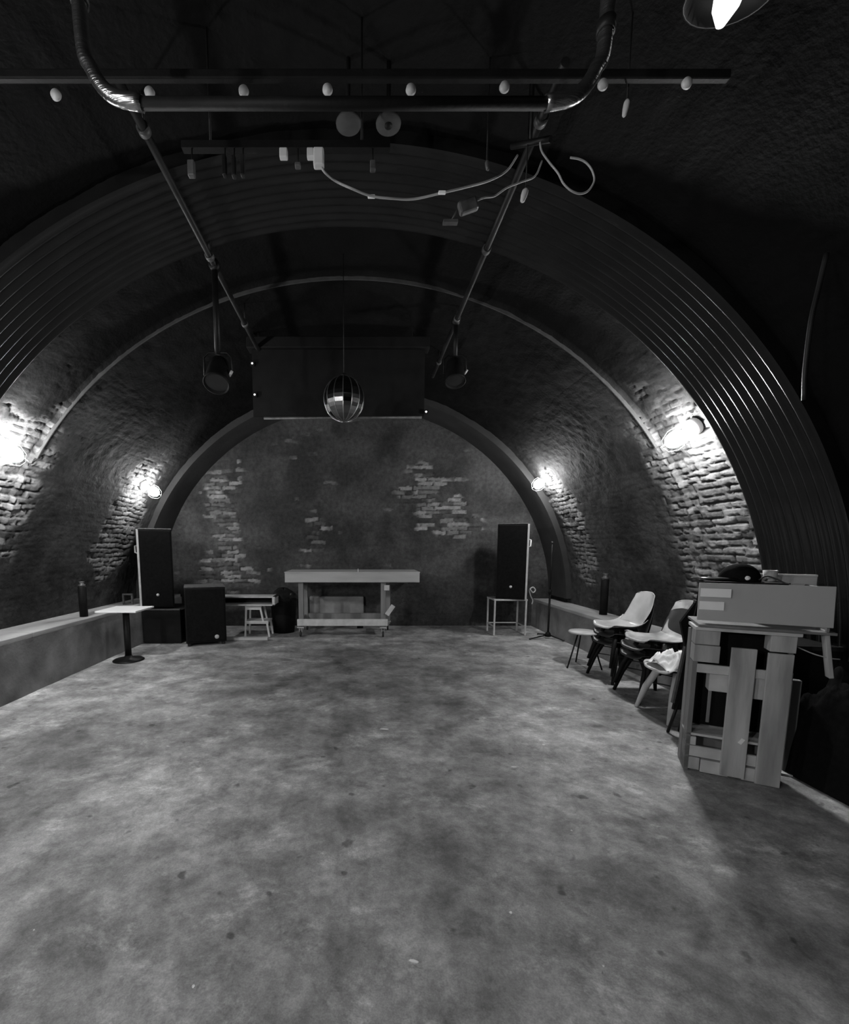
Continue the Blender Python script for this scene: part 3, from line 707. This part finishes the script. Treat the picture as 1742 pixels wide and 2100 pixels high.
# stuff in the dark behind the lectern
t = thing('flight_case', 'large black equipment case in the dark behind the pallet lectern', 'case', lp(.60, .46, 0), math.radians(-8))
m = MB(); m.span((0, 0, .04), (.36, .50, .86)); m.build('case_body', 'black', t, bevel=.01)
for z in (.05, .83):
    m = MB(); m.span((-.006, -.006, z), (.366, .02, z+.03)); m.build('edge_profile', 'dark_steel', t)
m = MB(); m.span((.10, -.012, .40), (.26, 0, .50)); m.build('recessed_handle', 'dark_steel', t)
for x in (.06, .30):
    for y in (.08, .45):
        m = MB(); m.lathe([(0, -.02), (.03, -.02), (.03, .02), (0, .02)], (x, y, .03), 12, axis=(1, 0, 0)); m.build('castor', 'rubber', t)
p = catmull([lp(.53, .05, .93), lp(.60, .0, .90), lp(.67, -.02, .885), lp(.72, .0, .88)], 6); m = MB(); m.tube(p, .004, 6); o = m.build('pale_wire', 'cable'); tag(o, 'short pale wire sticking out at the right side of the pallet lectern', 'wire')
t = thing('offcut_post', 'short pale timber post standing in the dark just right of the pallet lectern', 'post', lp(.60, .26, 0), math.radians(-28))
m = MB(); m.span((0, 0, .0), (.05, .05, .66)); m.build('post', 'wood_dark', t, bevel=.004)
m = MB(); m.span((-.06, -.05, 0), (.12, .1, .012)); m.build('foot_board', 'wood_light', t)

t = thing('fabric_heap', 'black fabric heap piled against the right ledge at the right edge of the photo', 'fabric', (3.16, 2.72, 0))
g = 34; U, V = np.meshgrid(np.linspace(-1, 1, g), np.linspace(-1, 1, g), indexing='ij')
hh = .78*np.clip(1-np.abs(U)**5, 0, 1)*np.clip(1-np.abs(V)**5, 0, 1)*(.75+.5*fbm(U+2, V+2, 3, 91, 4))
o = grid_mesh('black_sheet', np.stack([U*.21, V*.27, hh*.85+.004], -1), None, M['cloth_black']); o.parent = t
m = MB(); m.tube(catmull([(-.16, -.22, .50), (-.08, -.26, .50), (.02, -.25, .46), (.08, -.27, .40)], 5), .012, 6); m.build('loose_strap', 'dull_metal', t)

# ------------------------------------------------------------------ overhead: rails, hanging panel, mirror ball
def zc(x, rr=R0): return CZ+ZS*math.sqrt(rr*rr-(x-CX)**2)
def rail(x, z, y0, y1, label):
    t = thing('ceiling_rail', label, 'rail', (x, y0, z), 0, 'long rails hung under the vault')
    m = MB(); m.tube([(0, 0, 0), (0, y1-y0, 0)], .024, 12); m.build('pipe', 'dark_steel', t)
    y = .3
    while y < y1-y0:
        m = MB(); m.tube([(0, y, .02), (0, y, zc(x)-z+.03)], .008, 6); m.build('hanger_rod', 'black_steel', t)
        m = MB(); m.lathe([(.026, -.02), (.036, -.02), (.036, .02), (.026, .02)], (0, y, 0), 14, axis=(0, 1, 0)); m.build('pipe_clamp', 'dull_metal', t)
        y += 1.1
    return t
rail(-1.24, 3.93, 2.5, 6.6, 'dark steel pipe rail running along the vault, left of the mirror ball')
rail(1.03, 3.98, 2.5, 6.6, 'dark steel pipe rail running along the vault, right of the mirror ball')

def stage_lamp(x, y, zt, zb, label, tiltdeg, col='black'):
    t = thing('stage_light', label, 'stage light', (x, y, zt), 0)
    h = zt-zb
    m = MB(); m.tube([(0, 0, 0), (0, 0, -h+.16)], .026, 12); m.build('drop_pole', 'black_steel', t)
    m = MB(); m.lathe([(.02, -.03), (.045, -.03), (.045, .03), (.02, .03)], (0, 0, 0), 14, axis=(0, 1, 0)); m.build('hook_clamp', 'black_steel', t)
    m = MB(); m.tube([(-.12, 0, -h-.02), (-.12, 0, -h+.13), (-.08, 0, -h+.17), (.08, 0, -h+.17), (.12, 0, -h+.13), (.12, 0, -h-.02)], .008, 8); m.build('yoke', 'black_steel', t)
    ax = Vector((0, -math.cos(math.radians(tiltdeg)), -math.sin(math.radians(tiltdeg))))
    m = MB(); m.lathe([(0, -.15), (.05, -.15), (.08, -.12), (.095, -.02), (.105, .10), (.112, .13), (.104, .13), (.09, .10), (0, .10)], (0, 0, -h), 22, axis=ax); can = m.build('lamp_can', col, t)
    m = MB(); m.lathe([(0, .112), (.100, .112)], (0, 0, -h), 22, axis=ax); m.build('lens', 'black_gloss', can)
    m = MB(); m.tube([(.10, -.02, -h-.03), (.13, -.03, -h+.01)], .012, 8); m.build('tilt_knob', 'pale_metal', t)
    return t
stage_lamp(-1.24, 4.02, 3.93, 3.06, 'black stage light on a long drop pole, left of the hanging panel', 60)
stage_lamp(1.03, 5.05, 3.98, 3.46, 'black stage light on a short pole, right end of the hanging panel', 70)

t = thing('hanging_screen', 'wide black hanging panel with a pale lower rail behind the mirror ball', 'screen', (-.27, 5.62, 3.13))
m = MB(); m.span((-1.05, 0, .03), (1.05, .05, .92)); m.build('black_panel', 'black', t)
m = MB(); m.tube([(-.92, -.01, 0), (1.02, -.01, .012)], .016, 10); m.build('bottom_rail', 'dull_metal', t)
m = MB(); m.span((-1.10, -.06, .80), (1.10, .12, .93)); m.build('screen_case', 'black', t, bevel=.01)
for x in (-.97, .9+.4*0):
    m = MB(); m.tube([(x, .03, .93), (x, .03, zc(x-.27)-3.13+.03)], .012, 8); m.build('hanger', 'black_steel', t)
for (x, z) in ((-1.04, .63), (-1.02, .27), (1.07, .07)):
    m = MB(); m.box((x, -.02, z), (.05, .03, .05)); mm = m.build('signal_box', 'black', t); m = MB(); m.lathe([(0, 0), (.011, 0), (.008, .006), (0, .007)], (x, -.036, z), 10, axis=(0, -1, 0)); m.build('indicator', 'led', mm)

def mirror_ball():
    c = Vector((-.165, 4.50, 3.0)); R = .198
    t = thing('mirror_ball', 'round mirror ball hanging in front of the wide black panel', 'mirror ball', c)
    NS = 14; m = MB()   # flat gores, each ribbed in small facets
    nl = 18
    vs = []; fs = []
    for k in range(NS):
        for i in range(nl+1):
            a = -PI/2+PI*i/nl; r = R*math.cos(a); z = R*1.06*math.sin(a)
            for s in (0, 1):
                th = 2*PI*(k+s)/NS+.22; vs.append((r*math.cos(th), r*math.sin(th), z))
        o = k*(nl+1)*2
        fs += [(o+2*i, o+2*i+1, o+2*i+3, o+2*i+2) for i in range(nl)]
    m.add(vs, fs, False); m.build('mirror_facets', MIRROR, t)
    g = MB()
    for k in range(NS):
        th = 2*PI*k/NS+.22
        g.tube([(1.005*R*math.cos(a)*math.cos(th), 1.005*R*math.cos(a)*math.sin(th), R*1.065*math.sin(a)) for a in [-PI/2*.95+PI*.95*i/16 for i in range(17)]], .0035, 5)
    g.build('seams', 'steel', t)
    m = MB(); m.lathe([(0, R*1.02), (.03, R*1.02), (.03, R*1.02+.03), (.008, R*1.02+.04), (0, R*1.02+.04)], (0, 0, 0), 12); m.tube([(0, 0, R*1.02+.03), (0, 0, zc(c.x)-c.z+.03)], .004, 6); m.build('hanging_wire', 'black_steel', t)
mm, nt, bb = new_mat('mirror'); bb.inputs['Base Color'].default_value = grey(.2); bb.inputs['Metallic'].default_value = 1; bb.inputs['Roughness'].default_value = .16
MIRROR = mm
mirror_ball()

# transverse beam with a row of round plates
t = thing('ceiling_beam', 'black beam across the vault with a row of eight pale round plates', 'beam', (-.13, 2.30, 3.74))
m = MB(); m.span((-1.85, 0, -.018), (1.85, .03, .022)); m.build('beam', 'black', t, bevel=.006)
for (px, py) in ((115, 195), (307, 190), (500, 187), (672, 184), (843, 184), (1035, 179), (1237, 174), (1409, 171)):
    q = at(px, py, 2.295)-Vector(t.location); 
    m = MB(); m.lathe([(0, -.004), (.024, -.004), (.022, .008), (0, .011)], q, 16, axis=(0, -1, 0)); m.build('round_plate', 'pale_metal', t)
# overhead U-shaped duct
t = thing('ventilation_duct', 'shiny round duct dropping from the vault in a wide U over the camera', 'duct', (0, 1.92, 3.235))
zt = 1.155
ux0, ux1 = -1.07, .94
pts = [(ux0, 0, zt-.11), (ux0, 0, .30), (ux0+.03, 0, .16), (ux0+.10, 0, .07), (ux0+.22, 0, .04)]
pts2 = [(ux1-.22, 0, .04), (ux1-.10, 0, .07), (ux1-.03, 0, .16), (ux1, 0, .30), (ux1, 0, zt-.06)]
m = MB(); m.tube(catmull(pts, 5), .027, 16); m.build('riser', 'duct', t)
m = MB(); m.tube(catmull(pts2, 5), .027, 16); m.build('riser', 'duct', t)
m = MB(); m.tube([(ux0+.2, 0, .04), (ux1-.2, 0, .04)], .021, 14); m.build('cross_run', 'black', t)
for (x, z) in ((ux0, .40), (ux1, .30)):
    m = MB(); m.lathe([(.028, -.02), (.034, -.02), (.034, .02), (.028, .02)], (x, 0, z), 16); m.build('joint_collar', 'dark_steel', t)
# floodlight at the top right
t = thing('floodlight', 'glowing dome lamp cut off by the top edge at the right', 'lamp', tuple(at(1500, -22, 1.95)))
m = MB(); m.lathe([(0, .20), (.05, .20), (.06, .13), (.14, .03), (.155, -.02), (.148, -.02), (.13, .03), (.05, .12), (0, .12)], (0, 0, 0), 26, axis=(.1, -.3, 1)); m.build('reflector', 'black_steel', t)
m = MB(); m.lathe([(0, .11), (.045, .10), (.06, .04), (.045, -.05), (.015, -.10), (0, -.105)], (0, 0, 0), 18, axis=(.1, -.3, 1)); m.build('bulb', 'lamp_glow', t)
m = MB(); m.tube([(.02, -.05, .18), (.02, -.05, zc(1.68)-t.location.z+.03)], .012, 8); m.build('stem', 'black_steel', t)

# two round ceiling loudspeakers
def ceiling_disc(px, py, label, ring):
    q = at(px, py, 2.8); z = min(q.z, zc(q.x)-.06)
    t = thing('ceiling_rosette', label, 'rosette', (q.x, q.y, q.z))
    m = MB(); m.lathe([(0, 0), (.07, 0), (.072, .01), (.06, .03), (0, .03)], (0, 0, 0), 24); m.build('disc', 'dim_paint', t)
    if ring: m = MB(); m.lathe([(0, -.006), (.022, -.006), (.022, 0)], (0, 0, 0), 16); m.build('centre_hole', 'black', t)
    m = MB(); m.tube([(0, 0, .02), (0, 0, max(.06, zc(q.x)-q.z+.03))], .014, 8); m.build('stem', 'black', t)
ceiling_disc(715, 257, 'plain grey round rosette under the vault, left of the ringed one', False)
ceiling_disc(797, 257, 'grey ring-shaped rosette with a dark centre under the vault', True)

# track with small fittings
YT = 2.60
t = thing('lighting_track', 'thin dark lighting track across the vault with small pale fittings on it', 'track', (0, YT, 0))
a = at(375, 312, YT); c = at(800, 306, YT); zt = (a.z+c.z)/2
m = MB(); m.span((a.x, -.02, zt), (c.x, .02, zt+.035)); m.build('track', 'black', t)
for x in (a.x+.15, c.x-.15):
    m = MB(); m.tube([(x, 0, zt+.03), (x, 0, zc(x)+.03)], .006, 6); m.build('hanger', 'black_steel', t)
for (px, py, w, h, mt) in ((582, 316, .042, .045, 'white_plastic'), (637, 316, .036, .045, 'white_plastic'), (393, 347, .036, .075, 'dull_metal'), (461, 341, .022, .10, 'black_steel'), (480, 343, .022, .10, 'dark_steel'), (498, 341, .022, .10, 'dark_steel'), (765, 341, .03, .045, 'dull_metal'), (611, 340, .03, .02, 'dull_metal')):
    q = at(px, py, YT-.03)
    m = MB(); m.box((q.x, -.03, q.z), (w, .03, h)); f = m.build('track_fitting', mt, t, bevel=.005)
    if q.z+h/2 < zt: 
        m = MB(); m.tube([(q.x, -.02, q.z+h/2-.01), (q.x, -.01, zt+.01)], .004, 6); m.build('fitting_stem', 'black_steel', f)
# cables
t = thing('power_cable', 'pale cable sagging across the vault from a white plug on the track', 'cable', (0, 0, 0))
pts = [at(x, y, Y) for x, y, Y in ((656, 338, YT-.06), (668, 355, YT-.05), (690, 372, YT), (725, 388, YT), (762, 402, YT+.05), (805, 407, YT+.05), (850, 408, YT+.1), (905, 396, YT+.1), (960, 383, YT+.15), (1005, 370, YT+.2), (1040, 350, YT+.25), (1062, 318, YT+.25))]
m = MB(); m.tube(catmull(pts, 5), .006, 7); m.build('cord', 'cable', t)
q = at(654, 325, YT-.06); m = MB(); m.box(q, (.055, .04, .085)); m.build('plug', 'white_plastic', t, bevel=.008)
for px, py in ((762, 403), (907, 395)):
    q = at(px, py, YT+.07); m = MB(); m.box(q, (.04, .016, .014)); m.build('cable_tie', 'paper', t, bevel=.003)
t = thing('adapter_cable', 'pale cord ending in a flat grey adapter right of the sagging cable', 'cable', (0, 0, 0))
pts = [at(x, y, Y) for x, y, Y in ((978, 411, YT), (995, 405, YT), (1015, 402, YT+.03), (1040, 385, YT+.05), (1070, 373, YT+.1), (1098, 361, YT+.15), (1112, 330, YT+.18))]
m = MB(); m.tube(catmull(pts, 5), .005, 7); m.build('cord', 'cable', t)
q = at(960, 423, YT); R = Euler((0, math.radians(-18), 0)).to_matrix(); m = MB(); m.box(q, (.105, .04, .065), R); m.build('adapter', 'dull_metal', t, bevel=.012)
q = at(924, 456, YT+.02); m = MB(); m.box(q, (.08, .03, .014)); m.tube([q, at(938, 430, YT)], .004, 6); m.build('plug_bar', 'dull_metal', t)
t = thing('cable_loop', 'pale cable hanging in a loose loop at the right of the vault', 'cable', (0, 0, 0))
pts = [at(x, y, YT) for x, y in ((1108, 292), (1112, 311), (1128, 334), (1145, 355), (1156, 376), (1172, 391), (1190, 397), (1207, 391), (1219, 371), (1215, 350), (1203, 334), (1188, 326), (1170, 323))]
m = MB(); m.tube(catmull(pts, 5), .005, 7); m.build('cord', 'cable', t)
# junction bar that carries the cables, hung from the right rail
t = thing('junction_bar', 'dark bracket bar under the vault where the pale cables meet', 'bracket', (0, 0, 0))
a = at(1050, 300, YT+.24); c = at(1130, 285, YT+.05); m = MB(); m.tube([a, c], .016, 8); m.tube([(a+c)/2, Vector(((a.x+c.x)/2, (a.y+c.y)/2, zc((a.x+c.x)/2)+.03))], .010, 8); m.build('bar', 'black_steel', t)
def hanging_bulb(px, py, px2, py2, Y, label, mt='dull_metal', r=.016):
    a = at(px, py, Y); c = at(px2, py2, Y)
    t = thing('hanging_holder', label, 'lamp holder', a, 0)
    d = c-a; m = MB(); m.tube([(0, 0, 0), d*.15, d*.5, d*.9, d], [r*.6, r, r, r*.7, r*.3], 12); m.build('holder', mt, t)
    m = MB(); m.tube([(0, 0, 0), (0, 0, max(.05, zc(a.x)-a.z+.03))], .004, 6); m.build('wire', 'black_steel', t)
hanging_bulb(1287, 205, 1280, 240, 2.35, 'slim grey lamp holder hanging near the right end of the beam', 'pale_metal', .013)
hanging_bulb(1079, 388, 1071, 415, 2.75, 'small pale lamp holder hanging right of the cord adapter', 'pale_metal', .018)
hanging_bulb(999, 330, 1001, 350, 2.7, 'tiny grey lamp holder hanging above the sagging cable', 'dull_metal', .012)

# conduit on the right near section, thin cable from the steel arch
t = thing('wall_conduit', 'straight dark conduit dropping down the vault near the right edge', 'conduit', (0, 0, 0))
pts = [at(1696, 520, 2.66), at(1680, 590, 2.66), at(1664, 660, 2.67), at(1652, 760, 2.68), at(1650, 820, 2.7)]
m = MB(); m.tube(catmull(pts, 4), .012, 8); m.build('pipe', 'dark_steel', t)

# ------------------------------------------------------------------ floor litter
lit = [(850, 1975, 'torn', .045, .014), (397, 2027, 'dot', .012, .012), (1048, 1875, 'dot', .014, .01), (1173, 1706, 'dot', .014, .01), (789, 1497, 'strip', .09, .012), (1115, 1529, 'dot', .03, .012),
       (1054, 1575, 'strip', .05, .012), (962, 1305, 'dot', .07, .03), (1110, 1303, 'dot', .10, .05), (70, 1911, 'dot', .008, .008), (1238, 1985, 'dot', .008, .008), (345, 1532, 'dot', .03, .01)]
names = ['torn white paper strip on the floor nearest the camera, below centre', 'small white crumb on the floor at the bottom, left of centre', 'white scrap on the floor right of the dark round spot', 'white scrap on the open floor left of the lectern shadow',
         'long thin pale sliver on the floor at the middle of the room', 'small white scrap on the bright floor well left of the pallet lectern', 'pale sliver on the floor just nearer than the scrap left of the lectern', 'white scrap on the floor in front of the back wall, left of the frame stool',
         'flat white scrap on the floor at the left foot of the microphone stand', 'tiny white crumb at the lower left of the floor', 'tiny white crumb on the floor, lower right of the torn strip', 'small pale scrap on the floor between pedestal table and camera']
rd = random.Random(3)
for (px, py, kd, w, d), lb in zip(lit, names):
    # floor point under the pixel
    cx = (px-PX)/F; cy = -(py-PY)/F
    dr = Vector((cx, math.cos(PITCH)+cy*math.sin(PITCH), -math.sin(PITCH)+cy*math.cos(PITCH))); tt = -CAM_Z/dr.z
    q = Vector((dr.x*tt, dr.y*tt, .003)); n = 7
    vs = []; 
    for k in range(n):
        a = 2*PI*k/n; vs.append((w/2*math.cos(a)*rd.uniform(.7, 1.1), d/2*math.sin(a)*rd.uniform(.7, 1.1), .001+rd.uniform(0, .004)))
    vs2 = [(x, y, z+.003) for x, y, z in vs]
    m = MB(); m.add(vs+vs2, [tuple(range(n))[::-1], tuple(range(n, 2*n))]+[(k, (k+1) % n, n+(k+1) % n, n+k) for k in range(n)])
    o = m.build('paper_scrap', 'paper', None, loc=q); o.rotation_euler.z = rd.uniform(-.3, .3); tag(o, lb, 'paper scrap', 'white scraps littering the floor')
